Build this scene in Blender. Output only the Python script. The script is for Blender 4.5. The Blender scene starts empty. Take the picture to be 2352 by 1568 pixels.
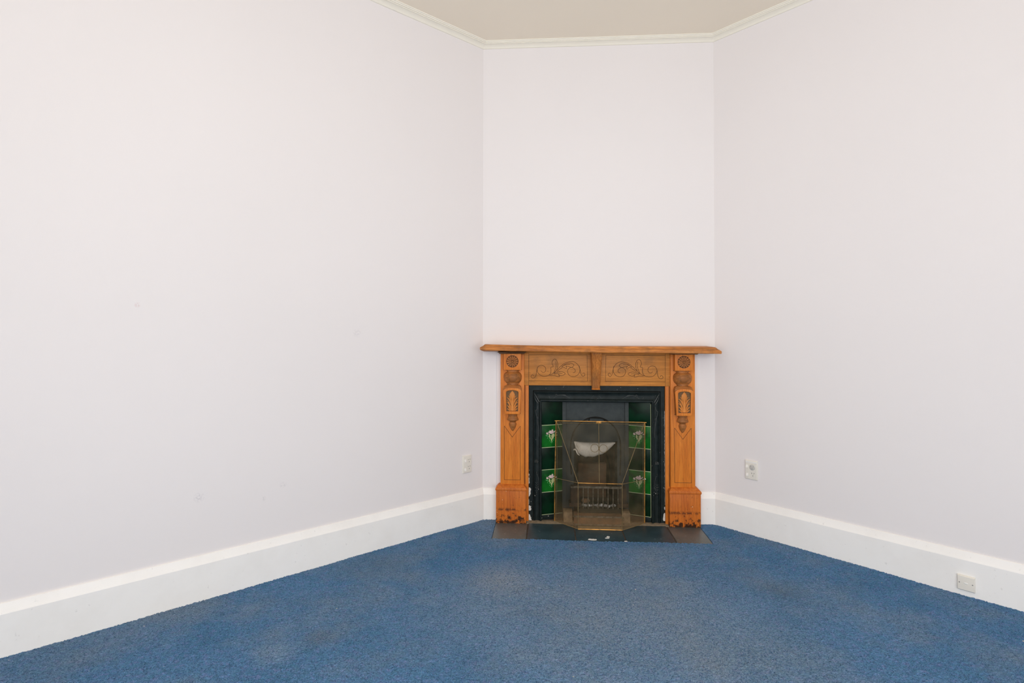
import bpy, bmesh, math, random
import numpy as np
from mathutils import Vector, Matrix
random.seed(7); rng = np.random.default_rng(7)
SC = bpy.context.scene; COL = SC.collection
S2 = 2 ** -.5
W = 1.5783            # width of the fireplace wall that cuts the room's corner
CEIL = 3.30

# ------------------------------------------------------------------ camera
F_PX, YAW, PITCH, ROLL, SY = 1259.544, .0633448, .0149017, .00091599, -42.997
cy_, sy_ = math.cos(YAW), math.sin(YAW)
f0 = Vector((-sy_, cy_, 0)); r0 = Vector((cy_, sy_, 0)); u0 = Vector((0, 0, 1))
fw = f0 * math.cos(PITCH) + u0 * math.sin(PITCH); up = u0 * math.cos(PITCH) - f0 * math.sin(PITCH)
rt = r0 * math.cos(ROLL) + up * math.sin(ROLL); up = up * math.cos(ROLL) - r0 * math.sin(ROLL)
cam_d = bpy.data.cameras.new('camera'); cam = bpy.data.objects.new('camera', cam_d); COL.objects.link(cam)
M = Matrix((rt, up, -fw)).transposed().to_4x4(); M.translation = Vector((.44313, -3.79236, 1.30)); cam.matrix_world = M
cam_d.sensor_width = 36; cam_d.lens = F_PX / 2352 * 36; cam_d.shift_y = SY / 2352; cam_d.clip_start = .05
SC.camera = cam

# ------------------------------------------------------------------ room frame, light, exposure
VC = Vector((W / 2, W / 2, 0)); DL = Vector((-S2, -S2, 0)); DR = Vector((S2, -S2, 0))
RA, RB = 5.4, 5.0     # room: a runs along the left wall, b along the right wall
def room(a, b, z=0): return VC + DL * a + DR * b + Vector((0, 0, z))
wd = bpy.data.worlds.new('world'); SC.world = wd; wd.use_nodes = True
wd.node_tree.nodes['Background'].inputs[0].default_value = (.80, .88, 1, 1)
wd.node_tree.nodes['Background'].inputs[1].default_value = 1.0
def area(name, loc, direction, sx, sy, power, col):
    l = bpy.data.lights.new(name, 'AREA'); l.shape = 'RECTANGLE'; l.size = sx; l.size_y = sy; l.energy = power; l.color = col
    o = bpy.data.objects.new(name, l); COL.objects.link(o); o.location = loc
    o.rotation_euler = Vector(direction).to_track_quat('-Z', 'Y').to_euler(); return o
WIN_A = (1.9, 4.5, .12, 2.45)   # window opening in the wall facing the left wall: a0, a1, z0, z1
WIN_B = (2.1, 4.7, .12, 2.45)   # in the wall facing the right wall
area('window_daylight', room(3.2, RB + .02, 1.285), -DR, 2.6, 2.33, 73, (1, .985, .965))
area('window_daylight', room(RA + .02, 3.4, 1.285), -DL, 2.6, 2.33, 73, (1, .985, .965))
area('ceiling_bounce_fill', (.50, -4.45, 1.75), (0, .12, 1), .45, .45, 36, (1, .985, .96))   # added fill lamp aimed at the ceiling to even out the room
fill = area('corner_fill', (.62, -5.1, 1.95), (.03, 1, -.13), .9, .9, 9, (1, .985, .96)); fill.data.spread = math.radians(95)   # added fill lamp behind the camera, lifting the dimmer corner
SC.view_settings.view_transform = 'Standard'; SC.view_settings.look = 'None'
SC.view_settings.gamma = 1; SC.view_settings.use_curve_mapping = False
SC.view_settings.exposure = -0.46

# ------------------------------------------------------------------ node material helpers
class NM:
    def __init__(s, name):
        s.m = bpy.data.materials.new(name); s.m.use_nodes = True; s.t = s.m.node_tree; s.b = s.t.nodes['Principled BSDF']
        s.out = s.t.nodes['Material Output']
        s.obj = s.t.nodes.new('ShaderNodeTexCoord').outputs['Object']
        s.pos = s.t.nodes.new('ShaderNodeNewGeometry').outputs['Position']
    def n(s, typ, **kw):
        nd = s.t.nodes.new(typ)
        for k, v in kw.items(): setattr(nd, k, v)
        return nd
    def put(s, sock, v):
        if isinstance(v, bpy.types.NodeSocket): s.t.links.new(v, sock)
        elif isinstance(v, (tuple, list)): sock.default_value = (*v, 1) if (len(v) == 3 and sock.type == 'RGBA') else v
        else: sock.default_value = v
    def math(s, op, a, b=0, c=None, clamp=False):
        nd = s.n('ShaderNodeMath', operation=op, use_clamp=clamp); s.put(nd.inputs[0], a); s.put(nd.inputs[1], b)
        if c is not None: s.put(nd.inputs[2], c)
        return nd.outputs[0]
    def map(s, co, scale=(1, 1, 1), loc=(0, 0, 0)):
        nd = s.n('ShaderNodeMapping'); s.put(nd.inputs[0], co); nd.inputs['Scale'].default_value = scale; nd.inputs['Location'].default_value = loc
        return nd.outputs[0]
    def noise(s, co, scale, detail=3, rough=.5, dist=0):
        nd = s.n('ShaderNodeTexNoise'); s.put(nd.inputs['Vector'], co); nd.inputs['Scale'].default_value = scale
        nd.inputs['Detail'].default_value = detail; nd.inputs['Roughness'].default_value = rough; nd.inputs['Distortion'].default_value = dist
        return nd.outputs['Fac']
    def vor(s, co, scale):
        nd = s.n('ShaderNodeTexVoronoi'); s.put(nd.inputs['Vector'], co); nd.inputs['Scale'].default_value = scale; return nd.outputs
    def ramp(s, fac, stops):
        nd = s.n('ShaderNodeValToRGB'); s.put(nd.inputs[0], fac); e = nd.color_ramp.elements
        while len(e) < len(stops): e.new(.5)
        for i, (p, c) in enumerate(stops):
            e[i].position = p; e[i].color = (c, c, c, 1) if isinstance(c, (int, float)) else (*c, 1)
        return nd.outputs[0]
    def mix(s, fac, a, b, blend='MIX'):
        nd = s.n('ShaderNodeMix', data_type='RGBA', blend_type=blend); s.put(nd.inputs[0], fac); s.put(nd.inputs[6], a); s.put(nd.inputs[7], b)
        return nd.outputs[2]
    def bump(s, h, strength=.3, dist=.002):
        nd = s.n('ShaderNodeBump'); s.put(nd.inputs['Height'], h); nd.inputs['Strength'].default_value = strength; nd.inputs['Distance'].default_value = dist
        s.t.links.new(nd.outputs[0], s.b.inputs['Normal'])
    def blob(s, centre, radius, soft=.5):      # 1 inside a spot on a surface, 0 outside
        nd = s.n('ShaderNodeVectorMath', operation='DISTANCE'); s.put(nd.inputs[0], s.pos); nd.inputs[1].default_value = centre
        return s.ramp(s.math('DIVIDE', nd.outputs['Value'], radius), [(1 - soft, 1.0), (1.0, 0.0)])
    def set(s, color=None, rough=None, metal=None, spec=None, coat=None):
        if color is not None: s.put(s.b.inputs['Base Color'], color)
        if rough is not None: s.put(s.b.inputs['Roughness'], rough)
        if metal is not None: s.put(s.b.inputs['Metallic'], metal)
        if spec is not None: s.put(s.b.inputs['Specular IOR Level'], spec)
        if coat is not None: s.put(s.b.inputs['Coat Weight'], coat); s.b.inputs['Coat Roughness'].default_value = .06
        return s.m

def m_paint(name, col, var=.02, bump=.12, spots=(), rough=.65):
    k = NM(name)
    c = k.mix(k.noise(k.pos, 1.1, 2), tuple(v * (1 - var) for v in col), tuple(min(1, v * (1 + var)) for v in col))
    for ctr, r, sc in spots:
        n = k.math('GREATER_THAN', k.noise(k.pos, 120, 2), .5)
        c = k.mix(k.math('MULTIPLY', k.math('MULTIPLY', k.blob(ctr, r, .8), n), .28), c, sc)
    k.bump(k.noise(k.pos, 420, 3, .6), bump, .0012)
    return k.set(c, rough, spec=.3)
def on_left(a, z): return (-S2 * a, -S2 * a, z)
LAV = (.852, .812, .806)
M_WALL = m_paint('wall_paint', LAV, spots=[(on_left(2.0, 1.417), .014, (.6, .25, .25)), (on_left(.934, 1.286), .03, (.55, .52, .55)),
    (on_left(1.744, .495), .028, (.42, .40, .45)), (on_left(1.447, .429), .016, (.5, .5, .5)), (on_left(1.348, .483), .02, (.5, .48, .5))])
M_CEIL = m_paint('ceiling_paint', (.93, .835, .69), bump=.06)
M_CORN = m_paint('cornice_paint', (.93, .88, .76), bump=.03, rough=.45)
def m_skirt():
    k = NM('skirting_paint')
    c = k.mix(k.ramp(k.noise(k.pos, 5, 4, .6), [(.45, 0.), (.75, 1.)]), (.96, .94, .91), (.92, .895, .86))
    sp = k.ramp(k.noise(k.pos, 60, 2, .5), [(.70, 0.), (.78, .5)])
    c = k.mix(sp, c, (.70, .68, .66)); k.bump(k.noise(k.pos, 60, 3), .12, .002)
    return k.set(c, .42)
M_SKIRT = m_skirt()

def m_carpet():
    k = NM('blue_carpet')
    fine = k.noise(k.pos, 330, 2, .6); mid = k.noise(k.pos, 120, 3, .65); big = k.noise(k.pos, 3.0, 4, .6); hue = k.noise(k.map(k.pos, loc=(3, 1, 0)), 40, 3, .7)
    blue = k.mix(k.ramp(big, [(.3, 0.), (.7, 1.)]), (0.088, 0.220, 0.458), (0.158, 0.308, 0.585))
    blue = k.mix(k.ramp(hue, [(.38, .55), (.62, 0.)]), blue, (0.088, 0.283, 0.419))
    blue = k.mix(k.ramp(hue, [(.55, 0.), (.72, .5)]), blue, (0.275, 0.302, 0.566))
    dirt = k.ramp(k.noise(k.map(k.pos, loc=(7, 2, 0)), 2.2, 5, .62), [(.46, 0.), (.70, .60)])
    c = k.mix(dirt, blue, (0.286, 0.351, 0.419))
    for ctr, r, a, sc in [((.2, -.91, 0), .26, .75, (0.374, 0.409, 0.468)), ((1.62, -.96, 0), .17, .55, (0.110, 0.166, 0.214)), ((-.52, -1.52, 0), .10, .5, (0.198, 0.195, 0.175)),
                          ((.64, -.45, 0), .10, .5, (0.286, 0.292, 0.332)), ((-.48, -.80, 0), .25, .45, (0.110, 0.195, 0.292)), ((-.64, -1.63, 0), .12, .4, (0.440, 0.507, 0.585)), ((1.3, -1.5, 0), .35, .35, (0.286, 0.351, 0.390)), ((.85, -1.25, 0), .95, .55, (.36, .40, .43)), ((.1, -1.2, 0), .5, .3, (.36, .40, .43))]:
        w = k.math('MULTIPLY', k.math('MULTIPLY', k.blob(ctr, r, .95), a), k.ramp(mid, [(.3, .4), (.6, 1.)]))
        c = k.mix(w, c, sc)
    c = k.mix(k.ramp(mid, [(.30, .75), (.50, 0.)]), c, (0.040, 0.098, 0.195))
    c = k.mix(k.ramp(fine, [(.28, .80), (.47, 0.)]), c, (0.026, 0.074, 0.166))
    c = k.mix(k.ramp(fine, [(.56, 0.), (.78, .50)]), c, (0.528, 0.663, 0.800))
    fl = k.vor(k.pos, 14); pick = k.math('GREATER_THAN', k.noise(fl['Position'], 300, 0), .57)
    c = k.mix(k.math('MULTIPLY', k.math('LESS_THAN', fl['Distance'], .045), pick), c, (0.800, 0.741, 0.643))
    k.bump(k.math('ADD', fine, mid), .9, .006)
    return k.set(c, .95, spec=.1)
M_CARPET = m_carpet()

def m_wood(name, axis, dark, light, dirt=0, tint=.4, stain=0):
    k = NM(name)
    sc = {'x': (1.6, 26, 26), 'z': (26, 26, 1.6)}[axis]
    g = k.noise(k.map(k.obj, sc), 1.6, 5, .65, .6)
    g2 = k.noise(k.map(k.obj, tuple(v * 5 for v in sc)), 1.5, 3, .6)
    c = k.mix(k.ramp(g, [(.30, 0.), (.68, 1.)]), dark, light)
    c = k.mix(k.math('MULTIPLY', k.ramp(g2, [(.35, .55), (.55, 0.)]), tint), c, tuple(v * .38 for v in dark))
    pore = k.noise(k.map(k.obj, tuple(v * 3 for v in sc)), 4, 2, .5)
    c = k.mix(k.ramp(pore, [(.24, .7), (.33, 0.)]), c, (.055, .020, .008))
    if stain:
        c = k.mix(k.ramp(k.noise(k.obj, 9, 4, .6), [(.50, 0.), (.68, stain)]), c, (.115, .070, .035))
    if dirt:
        sep = k.n('ShaderNodeSeparateXYZ'); k.put(sep.inputs[0], k.pos)
        low = k.math('MULTIPLY', k.math('SUBTRACT', .085, sep.outputs[2]), 2.6)   # kick marks near the bottom
        n = k.noise(k.map(k.pos, (1, 1, .8)), 42, 5, .7)
        c = k.mix(k.ramp(k.math('ADD', n, low), [(.62, 0.), (.69, .95)]), c, (.022, .014, .010))
        c = k.mix(k.ramp(k.noise(k.map(k.pos, (1, 1, .6)), 150, 2, .5), [(.68, 0.), (.74, .8)]), c, (.045, .018, .008))
        scr = k.noise(k.map(k.pos, (5, 5, 60)), 2, 4, .7); band = k.blob((0, 0, 0), 9)
        zz = k.math('ABSOLUTE', k.math('SUBTRACT', sep.outputs[2], .095))
        c = k.mix(k.math('MULTIPLY', k.ramp(zz, [(.0, 1.), (.014, 0.)]), k.ramp(n, [(.42, 0.), (.52, .85)])), c, (.035, .014, .010))
        c = k.mix(k.math('GREATER_THAN', k.noise(k.pos, 95, 1, .4), .80), c, (.75, .66, .5))
    k.bump(k.math('ADD', g2, pore), .22, .0012)
    return k.set(c, k.ramp(g, [(.2, .50), (.8, .40)]), spec=.25)
M_WOODZ = m_wood('pine_upright_grain', 'z', (.57, .150, .018), (.80, .270, .038))
M_WOODZ2 = m_wood('pine_plinth_grain', 'z', (.45, .100, .013), (.68, .200, .028), dirt=1)
M_WOODX = m_wood('pine_shelf_grain', 'x', (.34, .105, .020), (.80, .310, .070), tint=.9, stain=.5)
M_FRIEZE = m_wood('pine_frieze_grain', 'x', (.47, .175, .030), (.66, .265, .050), tint=.35, stain=.3)
M_CORBEL = m_wood('pine_corbel_grain', 'z', (.36, .120, .025), (.68, .250, .050), tint=.8, stain=.5)
M_TURN = m_wood('pine_turned_grain', 'x', (.27, .092, .022), (.56, .205, .048), tint=.9, stain=.4)
M_LEAF = m_wood('pine_carved_grain', 'z', (.52, .170, .030), (.76, .290, .060), tint=.3)
def simple(name, col, rough=.5, metal=0, spec=.5, var=None, vscale=30):
    k = NM(name)
    c = col if var is None else k.mix(k.ramp(k.noise(k.obj, vscale, 4, .6), [(.35, 0.), (.65, 1.)]), col, var)
    return k.set(c, rough, metal, spec)
M_GROOVE = simple('grime_filled_groove', (.035, .016, .007), .8, var=(.075, .032, .012), vscale=60)
M_DARKCAP = simple('dark_wood_cap', (.090, .045, .018), .6, var=(.16, .08, .03))
M_SUNK = simple('sunk_carving_ground', (.120, .065, .028), .8, var=(.20, .11, .045), vscale=90)

def m_iron(name, a, b, specks=0, rough=.42, spec=.5):
    k = NM(name)
    c = k.mix(k.ramp(k.noise(k.obj, 22, 4, .6), [(.35, 0.), (.7, 1.)]), a, b)
    if specks:
        v = k.vor(k.pos, 52); pick = k.math('GREATER_THAN', k.noise(v['Position'], 400, 0), .50 + .12 * (1 - specks))
        sep = k.n('ShaderNodeSeparateXYZ'); k.put(sep.inputs[0], k.pos)
        hgt = k.ramp(sep.outputs[2], [(.0, .16), (.30, .10), (.6, .06)])
        c = k.mix(k.math('MULTIPLY', k.math('LESS_THAN', v['Distance'], hgt), pick), c, (.66, .62, .55))
    k.bump(k.noise(k.obj, 240, 3, .6), .25, .0008)
    return k.set(c, rough, 0.0, spec)
M_IRON = m_iron('black_leaded_iron', (.006, .011, .011), (.014, .022, .022), specks=.6, rough=.5, spec=.2)
M_IRON2 = m_iron('grey_iron_hood', (.036, .044, .045), (.052, .062, .062), rough=.6, spec=.25)
M_IRON3 = m_iron('sooty_iron', (.008, .009, .008), (.022, .019, .014), rough=.8, spec=.2)
M_RELIEF = m_iron('polished_iron_relief', (.022, .027, .026), (.045, .050, .046), rough=.38, spec=.45)
M_SOOT = simple('sooty_brick', (.030, .022, .015), .9, var=(.10, .055, .030), vscale=18)
M_BRICK = simple('rusty_fireclay', (.30, .135, .060), .9, var=(.13, .075, .042), vscale=14)
M_BACK = simple('scorched_fireclay', (.075, .045, .026), .9, var=(.17, .085, .042), vscale=9)
M_PALEBR = simple('pale_mortar_block', (.42, .29, .16), .9, var=(.22, .15, .09), vscale=22)

def m_tile(name, lo, hi, edge):
    k = NM(name)
    c = k.mix(k.ramp(k.noise(k.obj, 11, 2, .5, .4), [(.40, 0.), (.62, 1.)]), lo, hi)
    k.bump(k.noise(k.obj, 30, 2), .12, .001)
    return k.set(c, .26, spec=.13)
M_TDARK = m_tile('dark_green_glaze', (.002, .012, .005), (.003, .026, .010), 0)
M_TGREEN = m_tile('bright_green_glaze', (.004, .060, .010), (.009, .160, .016), 0)
M_GROUT = simple('cream_grout', (.56, .62, .36), .7)
M_PETAL = simple('pale_pink_petal_glaze', (.80, .66, .60), .3, var=(.62, .42, .42), vscale=120)
M_FLEAF = simple('yellow_green_leaf_glaze', (.42, .52, .20), .3, var=(.58, .56, .32), vscale=120)
M_FDOT = simple('pale_green_dot_glaze', (.12, .42, .14), .3)

def m_slate(name, a, b):
    k = NM(name)
    c = k.mix(k.ramp(k.noise(k.pos, 7, 4, .6), [(.38, 0.), (.66, 1.)]), a, b)
    c = k.mix(k.ramp(k.noise(k.pos, 160, 2, .5), [(.5, 0.), (.75, .35)]), c, tuple(v * 2.0 for v in a))
    v = k.vor(k.map(k.pos, (1, 2.5, 1)), 30); pick = k.math('GREATER_THAN', k.noise(v['Position'], 300, 0), .60)
    c = k.mix(k.math('MULTIPLY', k.math('LESS_THAN', v['Distance'], .12), pick), c, (.42, .42, .40))
    k.bump(k.noise(k.pos, 26, 5, .6), .3, .003)
    return k.set(c, .40)
M_SLATE = m_slate('blue_black_slate', (.019, .043, .056), (.036, .070, .084))
M_SLATE2 = m_slate('grey_brown_slate', (.085, .094, .090), (.122, .124, .112))
M_MORTAR = simple('brown_mortar', (.10, .075, .050), .95, var=(.055, .042, .032), vscale=40)
M_CEMENT = simple('sandy_cement', (.33, .255, .165), .95, var=(.20, .155, .10), vscale=50)
M_PLASTER = simple('white_plaster', (.80, .78, .75), .8, var=(.62, .60, .55), vscale=90)

def m_brass():
    k = NM('worn_brass')
    c = k.mix(k.ramp(k.noise(k.pos, 26, 4, .6), [(.35, 0.), (.6, 1.)]), (.26, .135, .040), (.68, .34, .085))
    return k.set(c, .38, .75)
M_BRASS = m_brass()
M_BRASSD = simple('tarnished_brass', (.16, .115, .050), .55, .35, var=(.26, .185, .085), vscale=30)
def m_mesh():
    k = NM('dusty_wire_gauze')
    tr = k.n('ShaderNodeBsdfTransparent'); ms = k.n('ShaderNodeMixShader')
    d = k.noise(k.pos, 9, 5, .65); d2 = k.noise(k.pos, 230, 2, .6)
    c = k.mix(k.ramp(d, [(.35, 0.), (.7, 1.)]), (.045, .038, .016), (.120, .100, .060))
    k.set(c, .8, .0, .2)
    sep = k.n('ShaderNodeSeparateXYZ'); k.put(sep.inputs[0], k.pos)
    low = k.ramp(sep.outputs[2], [(.02, 1.), (.16, 0.)])     # rusty dust caught in the foot of the gauze
    c = k.mix(k.math('MULTIPLY', low, .7), c, (.32, .195, .090))
    speck = k.ramp(k.noise(k.pos, 260, 2, .6), [(.66, 0.), (.76, 1.)])
    c = k.mix(speck, c, (.42, .38, .30)); k.set(c)
    dens = k.math('ADD', k.ramp(d, [(.35, .26), (.72, .40)]), k.ramp(d2, [(.4, -.0), (.75, .16)]))
    dens = k.math('ADD', dens, k.math('ADD', k.math('MULTIPLY', low, .10), k.math('MULTIPLY', speck, .22)))
    k.put(ms.inputs[0], dens); k.t.links.new(tr.outputs[0], ms.inputs[1]); k.t.links.new(k.b.outputs[0], ms.inputs[2])
    k.t.links.new(ms.outputs[0], k.out.inputs['Surface']); return k.m
M_GAUZE = m_mesh()
M_BAG = simple('cream_plastic_bag', (.95, .85, .71), .5, var=(.84, .74, .60), vscale=14)
M_PLASTIC = simple('cream_socket_plastic', (.84, .80, .72), .35)
M_PLASTIC2 = simple('white_rocker_plastic', (.90, .88, .84), .3)
M_SLOT = simple('socket_pin_slot', (.05, .045, .04), .6)
M_CLEAR = simple('hazy_grey_plastic', (.60, .58, .54), .25)
M_SCREW = simple('steel_screw_head', (.35, .33, .31), .35, .7)
M_RUBBLE = simple('grey_plaster_rubble', (.50, .46, .42), .9, var=(.22, .19, .16), vscale=60)
M_RUST = simple('rusty_bar', (.09, .070, .045), .7, .1, var=(.24, .20, .15), vscale=50)

# ------------------------------------------------------------------ mesh builder
def catmull(pts, n=6, closed=False):
    P = [Vector(p) for p in pts]; out = []; N = len(P)
    rngi = range(N if closed else N - 1)
    for i in rngi:
        if closed: p0, p1, p2, p3 = P[i - 1], P[i], P[(i + 1) % N], P[(i + 2) % N]
        else: p0, p1, p2, p3 = P[max(i - 1, 0)], P[i], P[i + 1], P[min(i + 2, N - 1)]
        for k in range(n):
            t = k / n
            out.append(.5 * ((2 * p1) + (p2 - p0) * t + (2 * p0 - 5 * p1 + 4 * p2 - p3) * t * t + (3 * p1 - p0 - 3 * p2 + p3) * t ** 3))
    if not closed: out.append(P[-1])
    return out
class MB:
    def __init__(s): s.v = []; s.f = []
    def add(s, v, f):
        b = len(s.v); s.v += [Vector(p) for p in v]; s.f += [tuple(i + b for i in q) for q in f]; return s
    def box(s, x0, x1, y0, y1, z0, z1):
        return s.add([(x, y, z) for x in (x0, x1) for y in (y0, y1) for z in (z0, z1)],
                     [(0, 1, 3, 2), (4, 6, 7, 5), (0, 4, 5, 1), (2, 3, 7, 6), (0, 2, 6, 4), (1, 5, 7, 3)])
    def loft(s, rings, cap=True, closed=True):
        n = len(rings[0]); v = [p for r in rings for p in r]; f = []
        for i in range(len(rings) - 1):
            for j in range(n if closed else n - 1):
                k = (j + 1) % n; f.append((i * n + j, i * n + k, (i + 1) * n + k, (i + 1) * n + j))
        if cap: f += [tuple(range(n))[::-1], tuple((len(rings) - 1) * n + j for j in range(n))]
        return s.add(v, f)
    def prism_y(s, outline, y0, y1, scale=None):     # outline in x,z, pushed through y
        return s.loft([[(x, y0, z) for x, z in outline], [(x, y1, z) for x, z in outline]])
    def ring_y(s, outer, inner, y0, y1):
        n = len(outer); v = [(x, y0, z) for x, z in outer] + [(x, y0, z) for x, z in inner] + [(x, y1, z) for x, z in outer] + [(x, y1, z) for x, z in inner]
        f = []
        for j in range(n):
            k = (j + 1) % n
            f += [(j, k, n + k, n + j), (2 * n + j, 3 * n + j, 3 * n + k, 2 * n + k), (j, 2 * n + j, 2 * n + k, k), (n + j, n + k, 3 * n + k, 3 * n + j)]
        return s.add(v, f)
    def lathe(s, c, prof, seg=20, ysc=1.0, xsc=1.0):   # prof: (radius, z) about a vertical axis
        return s.loft([[(c[0] + r * xsc * math.cos(t), c[1] + r * ysc * math.sin(t), c[2] + z) for t in [2 * math.pi * i / seg for i in range(seg)]] for r, z in prof])
    def tube(s, pts, r, seg=6, flat=None):
        P = [Vector(p) for p in pts]; rings = []; up_ = None
        for i, p in enumerate(P):
            d = (P[min(i + 1, len(P) - 1)] - P[max(i - 1, 0)]); d = d.normalized() if d.length > 1e-9 else Vector((0, 0, 1))
            a = Vector((0, 1, 0)) if abs(d.y) < .9 else Vector((1, 0, 0))
            u = d.cross(a).normalized(); w = u.cross(d).normalized()
            rr = r[i] if isinstance(r, (list, tuple)) else r
            fy = flat if flat else 1
            rings.append([p + u * rr * math.cos(t) + w * rr * fy * math.sin(t) for t in [2 * math.pi * k / seg for k in range(seg)]])
        return s.loft(rings)
    def ball(s, c, r, seg=8, sc=(1, 1, 1)):
        pr = [(max(math.sin(math.pi * i / (seg // 2 + 1)), .05) , -math.cos(math.pi * i / (seg // 2 + 1))) for i in range(seg // 2 + 2)]
        return s.loft([[(c[0] + r * sc[0] * q * math.cos(t), c[1] + r * sc[1] * q * math.sin(t), c[2] + r * sc[2] * z) for t in [2 * math.pi * i / seg for i in range(seg)]] for q, z in pr])

ORG = {}
def finish(o, bevel=0, bseg=2, angle=35):
    me = o.data; bm = bmesh.new(); bm.from_mesh(me); bmesh.ops.recalc_face_normals(bm, faces=bm.faces)
    if bevel:
        ed = [e for e in bm.edges if len(e.link_faces) == 2 and e.calc_face_angle(0) > math.radians(30)]
        bmesh.ops.bevel(bm, geom=ed, offset=bevel, segments=bseg, profile=.6, affect='EDGES', clamp_overlap=True)
    bm.to_mesh(me); bm.free()
    me.shade_smooth(); me.set_sharp_from_angle(angle=math.radians(angle))
def obj(name, mb, mat, parent=None, local=False, bevel=0, kind=None, label=None, cat=None, group=None, bseg=2, angle=35):
    po = Vector((0, 0, 0)) if (parent is None or local) else ORG[parent.name]
    vs = [v - po for v in mb.v]
    lo = Vector([min(v[i] for v in vs) for i in range(3)]); hi = Vector([max(v[i] for v in vs) for i in range(3)])
    c = (lo + hi) / 2
    if parent is None: c.z = lo.z
    if kind == 'structure': c = Vector((0, 0, 0))
    me = bpy.data.meshes.new(name); me.from_pydata([v - c for v in vs], [], mb.f); me.materials.append(mat)
    o = bpy.data.objects.new(name, me); COL.objects.link(o); o.location = c
    if parent is not None: o.parent = parent
    ORG[o.name] = po + c if not local else c
    finish(o, bevel, bseg, angle)
    if kind: o['kind'] = kind
    if label: o['label'] = label
    if cat: o['category'] = cat
    if group: o['group'] = group
    return o
def thing(name, loc, label, cat, rotz=0, group=None):
    e = bpy.data.objects.new(name, None); COL.objects.link(e); e.location = loc; e.rotation_euler = (0, 0, rotz); e.empty_display_size = .1
    e['label'] = label; e['category'] = cat
    if group: e['group'] = group
    ORG[e.name] = Vector(loc); return e

# ------------------------------------------------------------------ room shell
def quadwall(name, P0, P1, out, z0, z1, th=.12, holes=None, mat=M_WALL, label=None):
    """wall from P0 to P1, thickened outwards; one rectangular hole (s0,s1,z0,z1) measured from P0"""
    P0, P1, out = Vector(P0), Vector(P1), Vector(out); d = (P1 - P0).normalized(); L = (P1 - P0).length; m = MB()
    def blk(s0, s1, a, b):
        v = [P0 + d * s_ + out * o_ + Vector((0, 0, z)) for s_ in (s0, s1) for o_ in (0, th) for z in (a, b)]
        m.add(v, [(0, 1, 3, 2), (4, 6, 7, 5), (0, 4, 5, 1), (2, 3, 7, 6), (0, 2, 6, 4), (1, 5, 7, 3)])
    if holes:
        h0, h1, ha, hb = holes
        blk(0, h0, z0, z1); blk(h1, L, z0, z1); blk(h0, h1, hb, z1)
        if ha > z0: blk(h0, h1, z0, ha)
    else: blk(0, L, z0, z1)
    return obj(name, m, mat, kind='structure', label=label)
A0 = W * S2           # where the fireplace wall meets the side walls, measured along them
quadwall('wall_left', room(A0, 0), room(RA, 0), -DR, 0, CEIL, label='lavender white painted left wall, faint scuffs')
quadwall('wall_right', room(0, A0), room(0, RB), -DL, 0, CEIL, label='lavender white painted right wall')
quadwall('wall_back', (0, 0, 0), (W, 0, 0), (0, 1, 0), 0, CEIL, th=.10, holes=(.325, 1.235, 0, .90), label='narrow slanted fireplace wall across the corner')
quadwall('wall_front_right', room(0, RB), room(RA, RB), DR, 0, CEIL, holes=WIN_A)
quadwall('wall_front_left', room(RA, 0), room(RA, RB), DL, 0, CEIL, holes=WIN_B)
def window(name, P0, d, out, hole):
    s0, s1, z0, z1 = hole; m = MB()
    def blk(mm, a, b, o0, o1, z_0, z_1):
        v = [P0 + d * s_ + out * o_ + Vector((0, 0, z)) for s_ in (a, b) for o_ in (o0, o1) for z in (z_0, z_1)]
        mm.add(v, [(0, 1, 3, 2), (4, 6, 7, 5), (0, 4, 5, 1), (2, 3, 7, 6), (0, 2, 6, 4), (1, 5, 7, 3)])
    for a, b, c_, e_ in [(s0, s0 + .06, z0, z1), (s1 - .06, s1, z0, z1), (s0, s1, z0, z0 + .06), (s0, s1, z1 - .06, z1)]: blk(m, a, b, .05, .11, c_, e_)
    obj(name, m, M_SKIRT, kind='structure')
window('window_1', room(0, RB), DL, DR, WIN_A); window('window_2', room(RA, 0), DR, DL, WIN_B)
def slab(name, z0, z1, mat, label=None):
    pts = [Vector((0, .10, 0)) + Vector((-.06, 0, 0)), room(RA, 0) + (-DR + DL) * .12, room(RA, RB) + (DR + DL) * .12, room(0, RB) + (DR - DL) * .12, Vector((W + .06, .10, 0))]
    m = MB().loft([[(p.x, p.y, z0) for p in pts], [(p.x, p.y, z1) for p in pts]])
    return obj(name, m, mat, kind='structure', label=label)
slab('ceiling', CEIL, CEIL + .1, M_CEIL, 'plain cream ceiling')
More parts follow.
